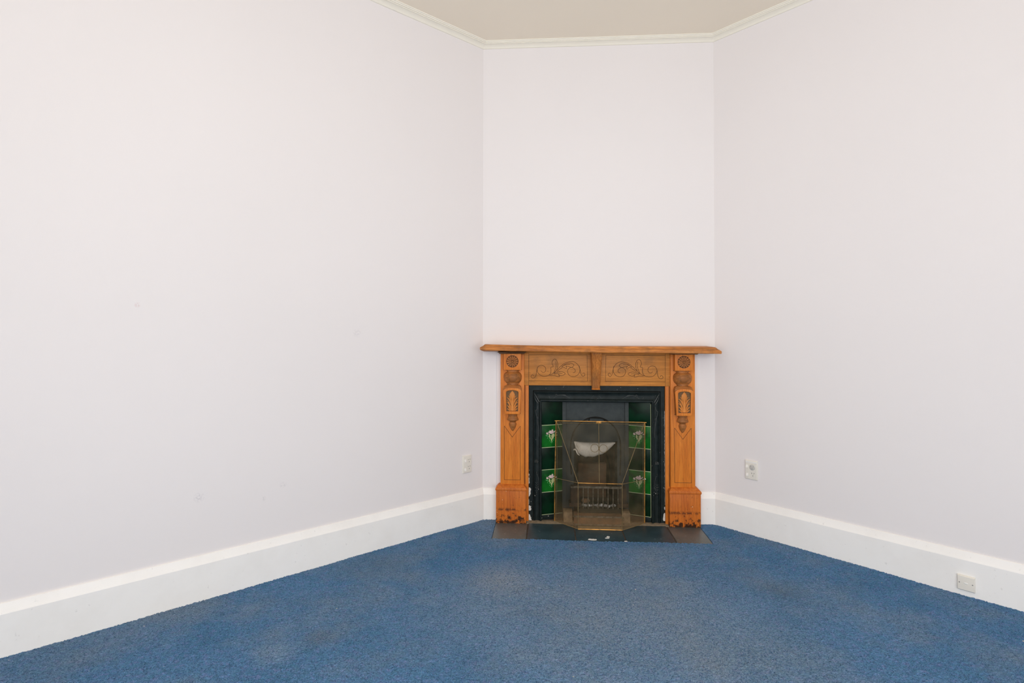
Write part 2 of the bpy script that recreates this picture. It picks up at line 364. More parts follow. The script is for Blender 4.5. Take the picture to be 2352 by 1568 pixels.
def floor():
    # carpeted floor with a cut-out where the hearth is let in
    hx0, hx1, hy = .098, 1.457, -.362
    big = [(-.02, 0), room(RA, 0).to_2d() + (-DR + DL).to_2d() * .1, room(RA, RB).to_2d() + (DR + DL).to_2d() * .1, room(0, RB).to_2d() + (DR - DL).to_2d() * .1, (W + .02, 0),
           (hx1, 0), (hx1, hy), (hx0, hy), (hx0, 0)]
    m = MB().loft([[(p[0], p[1], -.06) for p in big], [(p[0], p[1], .001) for p in big]])
    fl = obj('floor', m, M_CARPET, kind='structure', label='worn blue wall-to-wall carpet with faint stains')
    # the pile itself, real tufts over the part in view
    st = .0042
    xs = np.arange(-2.15, 2.9, st); ys = np.arange(-2.08, -.006, st)
    X, Y = np.meshgrid(xs, ys); X = X + rng.uniform(-.4, .4, X.shape) * st; Y = Y + rng.uniform(-.4, .4, Y.shape) * st
    lowf = .0008 * (np.sin(X * 9 + 2 * np.sin(Y * 5)) + np.sin(Y * 13 + X * 4))
    Z = .0045 + rng.uniform(-.0028, .0028, X.shape) + lowf
    ok = (S2 * (X - Y) > .010) & (S2 * (W - X - Y) > .010) & ~((X > hx0 + .002) & (X < hx1 - .002) & (Y > hy + .002))
    ok &= (X > -2.2)
    idx = -np.ones(X.shape, int); idx[ok] = np.arange(ok.sum())
    V = np.stack([X[ok], Y[ok], Z[ok]], 1).astype(np.float32)
    q = np.stack([idx[:-1, :-1], idx[:-1, 1:], idx[1:, 1:], idx[1:, :-1]], -1).reshape(-1, 4); q = q[(q >= 0).all(1)]
    me = bpy.data.meshes.new('carpet_pile'); me.vertices.add(len(V)); me.vertices.foreach_set('co', V.ravel())
    me.loops.add(len(q) * 4); me.loops.foreach_set('vertex_index', q.ravel().astype(np.int32))
    me.polygons.add(len(q)); me.polygons.foreach_set('loop_start', (np.arange(len(q)) * 4).astype(np.int32))
    me.update(calc_edges=True); me.materials.append(M_CARPET)
    o = bpy.data.objects.new('carpet_pile', me); COL.objects.link(o); o.parent = fl; o['kind'] = 'stuff'
floor()

def moulding(name, P0, P1, out, profile, mat, m0=0, m1=0, label=None):
    """profile: (offset into room, z); m0/m1: mitre factor at each end"""
    P0, P1, out = Vector(P0), Vector(P1), Vector(out); d = (P1 - P0).normalized()
    r = [[P0 + d * (o * m0) + out * o + Vector((0, 0, z)) for o, z in profile], [P1 - d * (o * m1) + out * o + Vector((0, 0, z)) for o, z in profile]]
    return obj(name, MB().loft(r), mat, kind='structure', label=label, angle=20)
T = math.tan(math.radians(22.5))
SK = [(0, 0), (.022, 0), (.022, .176), (.0205, .1795), (.0195, .1815), (.016, .187), (.007, .2145), (.004, .2158), (0, .216)]
moulding('baseboard_left', room(A0, 0), room(RA, 0), DR, SK, M_SKIRT, T, 1, 'tall white skirting board along the left wall')
moulding('baseboard_right', room(0, A0), room(0, RB), DL, SK, M_SKIRT, T, 1, 'tall white skirting board along the right wall')
moulding('baseboard_back', (0, 0, 0), (.101, 0, 0), (0, -1, 0), SK, M_SKIRT, T, 0, 'short white skirting left of the fireplace')
moulding('baseboard_back', (1.459, 0, 0), (W, 0, 0), (0, -1, 0), SK, M_SKIRT, 0, T, 'short white skirting right of the fireplace')
moulding('baseboard_front_right', room(0, RB), room(RA, RB), -DR, SK, M_SKIRT, 1, 1)
moulding('baseboard_front_left', room(RA, 0), room(RA, RB), -DL, SK, M_SKIRT, 1, 1)
CZ = 3.2705
CO = [(0, CZ), (.005, CZ), (.008, CZ + .0015), (.011, CZ + .006), (.017, CZ + .011), (.026, CZ + .0155), (.036, CZ + .018), (.0405, CZ + .0185), (.0415, CZ + .0165), (.0445, CZ + .0165), (.0455, CZ + .0205),
      (.051, CZ + .0215), (.0525, CZ + .0195), (.0555, CZ + .0195), (.0570, CZ + .0235), (.064, CZ + .0245), (.066, CZ + .027), (.066, CEIL), (0, CEIL)]
moulding('trim_1', room(A0, 0), room(RA, 0), DR, CO, M_CORN, T, 1, 'cream moulded cornice over the left wall')
moulding('trim_2', (0, 0, 0), (W, 0, 0), (0, -1, 0), CO, M_CORN, T, T, 'cream moulded cornice over the fireplace wall')
moulding('trim_3', room(0, A0), room(0, RB), DL, CO, M_CORN, T, 1, 'cream moulded cornice over the right wall')
moulding('trim_4', room(0, RB), room(RA, RB), -DR, CO, M_CORN, 1, 1); moulding('trim_5', room(RA, 0), room(RA, RB), -DL, CO, M_CORN, 1, 1)
obj('trim_6', MB().box(.099, .131, -.014, 0, .216, 1.15), M_WALL, kind='structure', bevel=.001, label='thin painted batten left of the wooden surround')
obj('trim_7', MB().box(1.430, 1.462, -.014, 0, .216, 1.15), M_WALL, kind='structure', bevel=.001, label='thin painted batten right of the wooden surround')

# ------------------------------------------------------------------ hearth
hearth = thing('hearth', (.78, -.18, 0), 'flat hearth of five slate tiles let into the blue carpet', 'hearth')
obj('mortar_bed', MB().box(.100, 1.455, -.360, -.02, -.03, -.0025), M_MORTAR, hearth)
J = [.100, .3165, .6240, .9330, 1.2390, 1.455]
for i in range(5):
    a, b = J[i] + (.004 if i else 0), J[i + 1] - (.004 if i < 4 else 0)
    dz = [.0008, -.0002, .0003, 0, .0006][i]
    o = obj('tile', MB().box(a, b, -.359, -.076 if i in (0, 4) else -.060 - .006 * (i == 2), -.018, .0012 + dz), M_SLATE2 if i in (0, 4) else M_SLATE, hearth, bevel=.0015)
m = MB(); ys = []
n = 26
top = [(.305 + (1.255 - .305) * k / (n - 1)) for k in range(n)]
rings = []
for x in top:
    e = random.uniform(-.004, .004)
    rings.append([(x, -.068 + e, -.004), (x, -.064 + e, .002), (x, -.035, .004 + random.uniform(0, .002)), (x, 0, .004), (x, .02, -.004)])
obj('cement_fillet', m.loft(rings), M_CEMENT, hearth, label='rough sandy cement strip at the back of the tiles')
def flake(name, cx, cy, lx, ly, label, rot):
    n = 14; pts = []
    for k in range(n):
        t = 2 * math.pi * k / n; r = random.uniform(.65, 1.1)
        x, y = lx * r * math.cos(t), ly * r * math.sin(t)
        pts.append((cx + x * math.cos(rot) - y * math.sin(rot), cy + x * math.sin(rot) + y * math.cos(rot)))
    m = MB().loft([[(x, y, .0018) for x, y in pts], [(cx + (x - cx) * .85, cy + (y - cy) * .8, .0045 + random.uniform(0, .002)) for x, y in pts]])
    return obj(name, m, M_PLASTER, label=label, cat='plaster flake')
flake('plaster_flake', .727, -.335, .030, .010, 'larger white plaster flake at the front edge of the middle slate tile', -.1)
flake('plaster_flake', .829, -.283, .011, .008, 'small round white plaster flake just right of the larger one', .3)
flake('plaster_flake', .822, -.305, .016, .0035, 'thin pale plaster sliver beside the small round flake', 0)
flake('plaster_flake', .931, -.352, .010, .006, 'tiny plaster crumb in the joint right of the middle slate tile', 0)

# ------------------------------------------------------------------ wooden fire surround
mantel = thing('mantelpiece', (.78, -.05, 0), 'orange stained pine fire surround with carved pilasters and a moulded shelf', 'mantelpiece')
# shelf: moulded board, slightly warped (left front corner rides up)
def shelf():
    x0, x1, yb, yf, zt = .004, 1.560, -.001, -.205, 1.199
    # offsets inwards from the outer edge, and z, going from bottom to top of the edge profile
    prof = [(.003, -.0415), (.0005, -.039), (0, -.034), (0, -.028), (.0018, -.0235), (.0055, -.0205), (.0085, -.020), (.009, -.018), (.012, -.0165), (.016, -.0145), (.021, -.010), (.026, -.0045), (.031, -.001), (.036, 0)]
    def warp(x, y, z):
        k = np.interp(x, [0, .2, .42, .8, 1.56], [.017, .010, .006, .001, -.003]); return (x, y, z + k * (-y / .2))
    xs = [0, .004, .012, .1, .25, .42, .6, .8, 1.0, 1.2, 1.4, 1.544, 1.552, 1.556]
    m = MB(); rings = []
    nseg = 16
    for o, dz in prof:
        ring = []
        a, b, f = x0 + o, x1 - o, yf + o
        ring.append((a, yb))
        for k in range(1, 6): ring.append((a, yb + (f - yb) * k / 6))
        for k in range(nseg + 1): ring.append((a + (b - a) * k / nseg, f))
        for k in range(5, 0, -1): ring.append((b, yb + (f - yb) * k / 6))
        ring.append((b, yb))
        rings.append([warp(x, y, zt + dz) for x, y in ring])
    n = len(rings[0])
    v = [p for r in rings for p in r]; f = []
    for i in range(len(rings) - 1):
        for j in range(n): k = (j + 1) % n; f.append((i * n + j, i * n + k, (i + 1) * n + k, (i + 1) * n + j))
    # top and bottom as strips front to back
    for base, flip in ((0, False), ((len(rings) - 1) * n, True)):
        v2 = len(v); fr = list(range(6, 6 + nseg + 1))
        for k, j in enumerate(fr):
            p = v[base + j]; v.append((p[0], yb, zt + (prof[0][1] if base == 0 else 0)))
        for k in range(nseg): f.append((base + fr[k], base + fr[k + 1], v2 + k + 1, v2 + k))
    m.add(v, f)
    return obj('shelf', m, M_WOODX, mantel, angle=50)
shelf()
def leaf_strokes(m, cx, y, s):
    # stylised acanthus: stem, bud and three pairs of curling lobes
    P = lambda pts: [(cx + x, y, z) for x, z in pts]
    m.add([(cx - .013, y, .762), (cx + .013, y, .762), (cx + .006, y, .85), (cx - .006, y, .85), (cx - .009, y - .004, .763), (cx + .009, y - .004, .763), (cx + .003, y - .006, .85), (cx - .003, y - .006, .85)],
          [(0, 1, 5, 4), (1, 2, 6, 5), (2, 3, 7, 6), (3, 0, 4, 7), (4, 5, 6, 7)])
    bud = catmull([(0, .898), (.009, .886), (.018, .872), (.017, .856), (.008, .842), (.004, .832), (-.004, .832), (-.008, .842), (-.017, .856), (-.018, .872), (-.009, .886)], 3, True) if False else None
    o = [(0, .899), (.010, .887), (.018, .873), (.017, .858), (.009, .846), (.005, .835), (-.005, .835), (-.009, .846), (-.017, .858), (-.018, .873), (-.010, .887)]
    m.loft([[(cx + x, y, z) for x, z in o], [(cx + x, y - .004, z) for x, z in o], [(cx + x * .5, y - .0075, .868 + (z - .868) * .6) for x, z in o]])
    for sg in (-1, 1):
        for pts, r in [([(.006, .800), (.013, .822), (.024, .843), (.037, .850)], .0052), ([(.006, .812), (.011, .838), (.019, .857), (.026, .866)], .0035),
                       ([(.009, .768), (.015, .792), (.024, .813), (.037, .822)], .0052), ([(.012, .764), (.020, .782), (.028, .794), (.036, .798)], .0046),
                       ([(.014, .762), (.023, .770), (.030, .776), (.036, .777)], .0036), ([(.010, .79), (.020, .814), (.030, .829), (.038, .835)], .0026)]:
            q = catmull([(cx + sg * a, y - .002, b) for a, b in pts], 4)
            m.tube(q, [r * (1 - .55 * abs(2 * i / (len(q) - 1) - .8)) for i in range(len(q))], 6, .8)
def arch(cx, ht, hb, zs, za, zb, n=10):     # outline clockwise from bottom left; half widths top/bottom, shoulder z, apex z, bottom z
    o = [(cx - hb, zb), (cx - ht, zs)]
    for k in range(1, n):
        t = math.pi * (1 - k / n); o.append((cx + ht * math.cos(t), zs + (za - zs) * math.sin(t) ** .8))
    o += [(cx + ht, zs), (cx + hb, zb)]; return o
def pilaster(cx, side):
    p = obj('pilaster', MB().box(cx - .0805, cx + .0805, -.050, -.001, .250, 1.147), M_WOODZ, mantel, bevel=.0025)
    # incised outline with a notched top
    g = [(-.0545, .2875), (-.0545, .652), (0, .5765), (.0545, .652), (.0545, .2875), (-.0545, .2875)]
    m = MB()
    for k in range(5): m.tube([(cx + g[k][0], -.0502, g[k][1]), (cx + g[k + 1][0], -.0502, g[k + 1][1])], .0012, 5)
    obj('incised_line', m, M_GROOVE, p, label='dark incised outline with a notched top')
    # rosette block
    bx = cx + .003 * side
    b = obj('rosette_block', MB().box(bx - .0585, bx + .0585, -.098, -.049, 1.037, 1.147), M_WOODZ, mantel, bevel=.002)
    zc = 1.095; R_ = .0395
    m = MB().loft([[(bx + r * math.cos(t), y, zc + r * math.sin(t)) for t in [2 * math.pi * k / 36 for k in range(36)]] for r, y in [(R_ + .0015, -.0975), (R_ + .0015, -.0986), (R_ - .0005, -.0986)]])
    obj('rosette_ground', m, M_GROOVE, b)
    m = MB(); N = 14
    for k in range(N):
        a0, a1 = 2 * math.pi * (k + .06) / N, 2 * math.pi * (k + .94) / N; am = (a0 + a1) / 2
        o = [(.0085, a0), (.0085, a1), (R_ * .90, a1), (R_ * .975, am * .5 + a1 * .5), (R_ * .985, am), (R_ * .975, am * .5 + a0 * .5), (R_ * .90, a0)]
        m.loft([[(bx + r * math.cos(t), -.0984, zc + r * math.sin(t)) for r, t in o], [(bx + r * math.cos(t) , -.1000, zc + r * math.sin(t)) for r, t in o],
                [(bx + (r * .94 + .001) * math.cos(am + (t - am) * .55), -.1022, zc + (r * .94 + .001) * math.sin(am + (t - am) * .55)) for r, t in o]])
    m.loft([[(bx + r * math.cos(t), y, zc + r * math.sin(t)) for t in [2 * math.pi * k / 12 for k in range(12)]] for r, y in [(.0065, -.098), (.0065, -.102), (.004, -.1045), (.001, -.105)]])
    obj('rosette', m, M_TURN, b)
    # turned bulb
    pr = [(.040, .925), (.041, .931), (.037, .934), (.037, .942), (.0435, .9435), (.0435, .9475), (.046, .950), (.053, .956), (.0585, .966), (.061, .978), (.0612, .9835), (.0600, .9842), (.0600, .9858), (.0615, .9865), (.0612, .9945), (.0600, .9952), (.0600, .9965),
          (.0605, .998), (.058, 1.006), (.052, 1.014), (.0455, 1.0185), (.0425, 1.020), (.0405, 1.0215), (.0405, 1.0285), (.046, 1.030), (.046, 1.036), (.046, 1.040)]
    obj('turned_bulb', MB().lathe((bx, -.050, 0), pr, 32, .80), M_TURN, mantel, angle=28)
    # carved block: shouldered body, arched frame, sunk ground and leaf
    m = MB()
    def rect(h, y0, y1, z): return [(bx - h, y1, z), (bx - h, y0, z), (bx + h, y0, z), (bx + h, y1, z)]
    m.loft([rect(.0495, -.098, -.049, .742), rect(.0570, -.098, -.049, .880), rect(.0600, -.099, -.049, .906), rect(.0560, -.092, -.049, .922), rect(.0525, -.087, -.049, .9255), rect(.0525, -.087, -.049, .929), rect(.044, -.082, -.049, .933)])
    body = obj('carved_block', m, M_TURN, mantel, bevel=.001)
    outer = arch(bx, .0600, .0515, .896, .918, .7415); inner = arch(bx, .0420, .0400, .887, .902, .7600)
    obj('arched_frame', MB().ring_y(outer, inner, -.110, -.097), M_WOODZ, body, bevel=.0008)
    obj('sunk_ground', MB().prism_y(inner, -.0990, -.096), M_SUNK, body)
    m = MB(); leaf_strokes(m, bx, -.0995, side); obj('carved_leaf', m, M_LEAF, body)
    # pendant: collar and acorn
    pr = [(.020, .683), (.029, .690), (.0385, .693), (.0400, .697), (.0375, .706), (.033, .716), (.030, .722), (.029, .7255), (.0315, .727), (.0315, .733), (.026, .734), (.026, .745)]
    pr2 = [(.0012, .618), (.006, .622), (.012, .630), (.0185, .642), (.0235, .655), (.0255, .664), (.0240, .673), (.019, .681), (.0175, .685), (.0185, .692)]
    obj('pendant_collar', MB().lathe((bx, -.050, 0), pr, 24, .80), M_TURN, mantel, angle=28)
    obj('pendant_drop', MB().lathe((bx, -.050, 0), pr2, 20, .80), M_TURN, mantel)
    # dark line along the lower edges of the glued-on blocks
    dl = obj('dark_line', MB().box(bx - .0605, bx + .0605, -.0512, -.0495, 1.0345, 1.0372), M_GROOVE, p)
    obj('dark_line', MB().box(bx - .0535, bx + .0535, -.0512, -.0495, .7390, .7422), M_GROOVE, p)
    # dark cap moulding tucked under the shelf
    m = MB().loft([[(cx - h, y1, z), (cx - h, y0, z), (cx + h, y0, z), (cx + h, y1, z)] for h, y0, y1, z in [(.083, -.104, -.002, 1.1455), (.0845, -.106, -.002, 1.1475), (.088, -.112, -.002, 1.152), (.096, -.120, -.002, 1.157), (.097, -.120, -.002, 1.1585)]])
    obj('cap_moulding', m, M_DARKCAP, mantel)
pilaster(.2085, 1); pilaster(1.3515, -1)
for x0, x1 in ((.100, .303), (1.257, 1.460)):
    obj('plinth', MB().box(x0, x1, -.078, -.001, .0018, .220), M_WOODZ2, mantel, bevel=.002)
    def rc(g, y, z): return [(x0 - g, -.001, z), (x0 - g, y, z), (x1 + g, y, z), (x1 + g, -.001, z)]
    m = MB().loft([rc(.0015, -.0800, .2195), rc(.0025, -.0815, .2215), rc(.0015, -.0805, .2235), rc(.0035, -.083, .2255), rc(.0045, -.084, .231), rc(.0025, -.082, .237), rc(-.004, -.074, .245), rc(-.012, -.064, .2525), rc(-.014, -.061, .2555), rc(-.016, -.056, .2565)])
    obj('plinth_cap', m, M_WOODZ2, mantel, angle=40)
# inner strips and frieze
for x0, x1 in ((.289, .3190), (1.2405, 1.271)):
    obj('inner_jamb', MB().box(x0, x1, -.032, -.001, .0018, .928), M_WOODZ, mantel, bevel=.0015)
    xm = x0 + .0055 if x0 < .5 else x1 - .0055
    obj('quirk_bead', MB().box(min(xm, xm) - .0020, xm + .0020, -.0335, -.031, .256, 1.147), M_GROOVE, mantel, label='dark quirk between pilaster and jamb')
frz = obj('frieze_panel', MB().box(.2885, 1.2715, -.036, -.001, .9285, 1.160), M_FRIEZE, mantel, bevel=.002)
for xx in (.3205, 1.2395):
    obj('joint_line', MB().box(xx - .0007, xx + .0007, -.0366, -.035, .9287, 1.147), M_GROOVE, frz)
ym = -.0362
ZSC = 6.27
def zp(X, Y):   # carving drawn on the board: 1 unit = 1/6.27 of 2.92 mm
    return (.3213 + (X - 845) * .000471, 1.1367 - (Y - 280) * .000467)
CURVES = [
 [(915, 590), (905, 573), (888, 575), (875, 598), (893, 618), (928, 611), (950, 570), (958, 515), (968, 470), (998, 438), (1040, 435), (1080, 460), (1090, 500), (1072, 530), (1045, 535), (1022, 518)],
 [(958, 490), (975, 540), (1015, 580), (1070, 593), (1130, 580), (1200, 547), (1250, 500), (1300, 450), (1370, 397), (1440, 378), (1500, 382), (1550, 420), (1580, 480), (1572, 540), (1530, 583), (1480, 595), (1430, 577), (1405, 530), (1412, 490), (1450, 462), (1490, 472), (1515, 505), (1503, 533), (1480, 535)],
 [(1572, 440), (1585, 500), (1597, 555), (1622, 590), (1648, 577), (1652, 550), (1632, 542), (1620, 557)],
 [(1130, 580), (1160, 545), (1166, 495), (1162, 462), (1185, 455), (1196, 445), (1180, 405), (1190, 362), (1220, 340), (1250, 370), (1262, 420), (1250, 490), (1212, 545)],
 [(1232, 375), (1240, 430), (1226, 490), (1196, 552)],
 [(1250, 520), (1310, 475), (1355, 462), (1385, 480), (1392, 456), (1376, 441), (1425, 450), (1462, 460), (1495, 430), (1470, 405), (1420, 396), (1370, 416), (1318, 458)],
 [(1320, 450), (1380, 420), (1440, 415)],
 [(1208, 555), (1260, 530), (1310, 522), (1350, 535), (1370, 555), (1340, 575), (1310, 582), (1290, 575), (1272, 562), (1286, 595), (1250, 592), (1215, 580), (1150, 582)],
 [(1215, 560), (1270, 548), (1330, 550)]]
def carved(mirror):
    m = MB()
    for c in CURVES:
        p3 = []
        for X, Y in c:
            x, z = zp(X, Y); p3.append(((1.5605 - x) if mirror else x, ym, z))
        m.tube(catmull(p3, 4), .0013, 5)
    obj('carved_scroll', m, M_GROOVE, frz, label='dark incised scroll of tendrils and leaves')
    bx = [(.3213, 1.1367), (.7165, 1.1367), (.7195, .9592), (.3213, .9592), (.3213, 1.1367)]
    m = MB()
    for k in range(4):
        a, b = bx[k], bx[k + 1]
        if mirror: a, b = (1.5605 - a[0], a[1]), (1.5605 - b[0], b[1])
        m.tube([(a[0], ym, a[1]), (b[0], ym, b[1])], .0010, 5)
    obj('incised_border', m, M_GROOVE, frz)
carved(False); carved(True)
# centre corbel
m = MB()
kx = .7745
def kr(h, y, z): return [(kx - h, -.034, z), (kx - h, y, z), (kx - h + .006, y - .007, z), (kx + h - .006, y - .007, z), (kx + h, y, z), (kx + h, -.034, z)]
m.loft([kr(.0265, -.048, .9055), kr(.0275, -.050, .9085), kr(.0275, -.052, .935), kr(.029, -.066, .985), kr(.032, -.088, 1.06), kr(.0345, -.110, 1.13), kr(.0355, -.118, 1.1585)])
obj('corbel', m, M_CORBEL, mantel, bevel=.0012)
m = MB().loft([[(x, y, z) for x, y, z in [(kx - .0275, -.034, q), (kx - .0275, -.062 + e, q), (kx + .0275, -.062 + e, q), (kx + .0275, -.034, q)]] for q, e in [(.9035, .006), (.9045, .002), (.9085, 0), (.9115, .004)]])
obj('corbel_foot', m, M_WOODZ, mantel)

# ------------------------------------------------------------------ cast iron insert
fire = thing('fireplace_insert', (.78, .0, 0), 'black cast iron fireplace insert with green tiled cheeks inside the pine surround', 'fireplace')
OX0, OX1, OZ = .3195, 1.2400, .9280       # outer
def frame_ring(profile, name, mat, x0=OX0, x1=OX1, zt=OZ, zb=.0, bev=0):
    """mitred three-sided frame; profile: (inset, y)"""
    rings = []
    for key in range(4):
        r = []
        for t, y in profile:
            tt = t * 1.0
            p = [(x0 + t, y, zb), (x0 + t, y, zt - t * 1.27), (x1 - t, y, zt - t * 1.27), (x1 - t, y, zb)][key]
            r.append(p)
        rings.append(r)
    return obj(name, MB().loft(rings), mat, fire, angle=30)
frame_ring([(0, .02), (0, -.012), (.001, -.013), (.0275, -.013), (.0285, -.012), (.0285, .02)], 'outer_border', M_IRON)
frame_ring([(.0285, .02), (.0285, -.004), (.033, -.004), (.033, .02)], 'border_groove', M_IRON3)
bz = [(.033, .03), (.033, -.020), (.0345, -.0225), (.037, -.0225), (.0385, -.020), (.046, -.0125), (.056, -.010), (.066, -.0125), (.0735, -.0175), (.0755, -.0225), (.0785, -.0265), (.083, -.0275), (.087, -.0250), (.089, -.020), (.089, .03)]
bezel = frame_ring(bz, 'moulded_bezel', M_IRON, zb=.003)
BY = -.0125
m = MB()
cxm = .7795
def rtube(pts, r=.0022, n=5): m.tube(catmull(pts, n), [r * (.55 + .45 * math.sin(math.pi * i / (n * (len(pts) - 1)))) for i in range(n * (len(pts) - 1) + 1)], 6)
zt = lambda py: 1.3 - (py - 760) / 337.5
xt = lambda px: .405 + (px - 1243) * .002930
# top rail: berry cluster with curved sprays either side
obj_list = []
for k in range(8): m.ball((cxm + .0105 * math.cos(k * math.pi / 4), BY - .002, zt(917.5) + .0105 * math.sin(k * math.pi / 4)), .0046, 8)
m.ball((cxm, BY - .004, zt(917.5)), .005, 8)
obj('berry_cluster', m, M_RELIEF, bezel)
for sg in (-1, 1):
    m = MB()
    f = lambda dx, py: (cxm + sg * dx, BY - .001, zt(py))
    rtube([f(.024, 915), f(.030, 919), f(.036, 922)], .0018); obj('small_leaf', m, M_RELIEF, bezel); m = MB()
    rtube([f(.016, 909), f(.026, 911), f(.034, 917)], .0016); obj('small_leaf', m, M_RELIEF, bezel); m = MB()
    rtube([f(.135, 921.5), f(.175, 916), f(.200, 911), f(.235, 908), f(.262, 909), f(.285, 914), f(.300, 917)], .0024)
    rtube([f(.200, 911), f(.212, 908), f(.232, 907.5)], .0028); rtube([f(.262, 909), f(.272, 906.5), f(.280, 911)], .0024); rtube([f(.285, 914), f(.296, 918), f(.310, 917), f(.322, 911)], .0020)
    obj('vine_spray', m, M_RELIEF, bezel)
    m = MB()
    # corner leaves
    X = lambda a: (OX0 + a) if sg < 0 else (OX1 - a)
    for a, py in [(.050, 908), (.053, 912), (.056, 916), (.060, 919)]: m.ball((X(a + .012), BY - .003, zt(py)), .0042, 8)
    rtube([(X(.040), BY - .006, zt(905)), (X(.050), BY - .004, zt(911)), (X(.062), BY - .005, zt(918)), (X(.074), BY - .009, zt(924))], .0045)
    rtube([(X(.040), BY - .004, zt(910)), (X(.046), BY - .002, zt(918)), (X(.056), BY - .002, zt(924)), (X(.066), BY - .006, zt(928))], .0038)
    obj('corner_leaf', m, M_RELIEF, bezel)
    m = MB()
    rtube([(X(.062), BY, zt(934)), (X(.058), BY, zt(941)), (X(.048), BY, zt(944)), (X(.042), BY, zt(942))], .0022)
    rtube([(X(.044), BY, zt(943)), (X(.052), BY, zt(955)), (X(.060), BY, zt(968)), (X(.067), BY, zt(985)), (X(.070), BY - .003, zt(1004))], .0026)
    rtube([(X(.056), BY, zt(961)), (X(.062), BY, zt(959)), (X(.066), BY, zt(964))], .0034); m.ball((X(.060), BY - .002, zt(963)), .0038)
    obj('side_tendril', m, M_RELIEF, bezel)
    m = MB()
    cx_, cz_ = X(.053), zt(1062)
    for dx, dz in [(-.009, .004), (-.003, .008), (.005, .007), (.009, .001), (-.010, -.003), (-.004, -.004), (.002, .001), (.006, -.006)]: m.ball((cx_ + dx, BY - .002, cz_ + dz), .0050, 8)
    obj('berry_cluster', m, M_RELIEF, bezel)
    m = MB(); ms_ = -sg
    rtube([(X(.049), BY, zt(1090)), (X(.058), BY, zt(1092)), (X(.066), BY - .001, zt(1100)), (X(.070), BY - .001, zt(1110)), (X(.069), BY - .001, zt(1119)), (X(.062), BY, zt(1124)), (X(.053), BY, zt(1125)), (X(.044), BY, zt(1121))], .0026)
    for q, w_ in [(1109, .010), (1114, .012), (1119, .013)]:
        rtube([(X(.053 - w_), BY, zt(q)), (X(.053), BY, zt(q + 3.2)), (X(.053 + w_), BY, zt(q))], .0022)
    rtube([(X(.042), BY, zt(1128)), (X(.050), BY, zt(1130)), (X(.066), BY, zt(1129))], .0022)
    m.ball((X(.053), BY - .002, zt(1087)), .004); m.ball((X(.053), BY - .002, zt(1133)), .0042); m.ball((X(.053), BY - .002, zt(1137.5)), .0038)
    obj('oval_relief', m, M_RELIEF, bezel)

# splayed tile cheeks
TW, TZ0, TP = .152, .0345, .1535
tul = dict(
 petal=[(590, 540), (640, 530), (680, 480), (720, 440), (770, 500), (800, 430), (850, 385), (890, 430), (900, 530), (940, 520), (980, 470), (1025, 460), (1000, 530), (940, 590), (850, 640), (790, 665), (720, 640), (650, 590)],
 bud=[(500, 620), (540, 545), (600, 600), (635, 660), (560, 690), (510, 660)], bud2=[(975, 610), (1040, 580), (1085, 560), (1110, 600), (1060, 650), (980, 640)],
 leaf=[(650, 620), (690, 660), (740, 760), (730, 850), (770, 920), (800, 1000), (800, 1140), (750, 960), (690, 900), (650, 820), (655, 700)],
 leaf2=[(870, 650), (940, 650), (970, 740), (940, 850), (890, 920), (840, 1000), (810, 1160), (790, 1000), (800, 880), (780, 800), (800, 720)],
 frond=[(470, 715), (540, 740), (620, 735), (600, 770), (520, 785), (480, 750)], frond2=[(1140, 715), (1070, 740), (1000, 735), (1020, 770), (1090, 785), (1130, 750)])
def cheek(side):
    sg = 1 if side == 'L' else -1
    P0 = Vector((.4095 if sg > 0 else 1.1500, .006, 0)); d = Vector((sg * .1425, .0535, 0)).normalized(); nrm = Vector((sg * d.y * sg * sg, 0, 0))
    n_ = Vector((d.y * sg, -abs(d.x), 0)).normalized() if sg > 0 else Vector((-d.y, -abs(d.x), 0)).normalized()
    def at(u, v, h): return P0 + d * u + n_ * h + Vector((0, 0, v))
    def slabm(mb, u0, u1, v0, v1, h0, h1):
        mb.add([at(u, v, h) for u in (u0, u1) for h in (h0, h1) for v in (v0, v1)], [(0, 1, 3, 2), (4, 6, 7, 5), (0, 4, 5, 1), (2, 3, 7, 6), (0, 2, 6, 4), (1, 5, 7, 3)]); return mb
    obj('grout_bed', slabm(MB(), -.001, TW + .001, 0.030, TZ0 + 5 * TP, -.014, -.0008), M_GROUT, fire, label='cream grout lines between the green tiles')
    for i in range(5):
        v0 = TZ0 + i * TP; fl = i in (1, 3)
        t = obj('tile', slabm(MB(), -.0016 if sg > 0 else .0016, TW + .0016, v0 + .0020, v0 + (TP - .0014 if i < 4 else TP + .0125), -.010, 0), M_TGREEN if fl else M_TDARK, fire, bevel=.0012,
                label='bright green glazed tile with a pale pink tulip' if fl else 'plain dark green glazed tile')
        if fl:
            def pts(L_):
                return [((X - 261) / 1148 * TW, v0 + (1 - (Y - 130) / 1325) * TP) for X, Y in L_]
            def flat(polys, h):
                mb = MB()
                for L_ in polys:
                    q = pts(L_)
                    if sg < 0: q = [(TW - u, v) for u, v in q][::-1]
                    cu = sum(u for u, v in q) / len(q); cv = sum(v for u, v in q) / len(q)
                    mb.loft([[at(u, v, .0001) for u, v in q], [at(u, v, h) for u, v in q]])
                return mb
            obj('flower', flat([tul['petal'], tul['bud'], tul['bud2']], .0009), M_PETAL, t)
            obj('stem', flat([tul['leaf'], tul['leaf2']], .0007), M_FLEAF, t)
            dots = [[(X + 22 * math.cos(a * math.pi / 3), Y + 26 * math.sin(a * math.pi / 3)) for a in range(6)] for X, Y in [(1000, 720), (1000, 800), (925, 950), (905, 1040), (680, 950), (700, 1060), (600, 820), (575, 900), (760, 1140), (850, 1130), (800, 1185)]]
            obj('frond', flat([tul['frond'], tul['frond2']] + dots, .0005), M_FDOT, t)
    obj('base_block', slabm(MB(), -.004, TW + .002, 0.001, TZ0 - .001, -.014, .004), M_IRON, fire, bevel=.001)
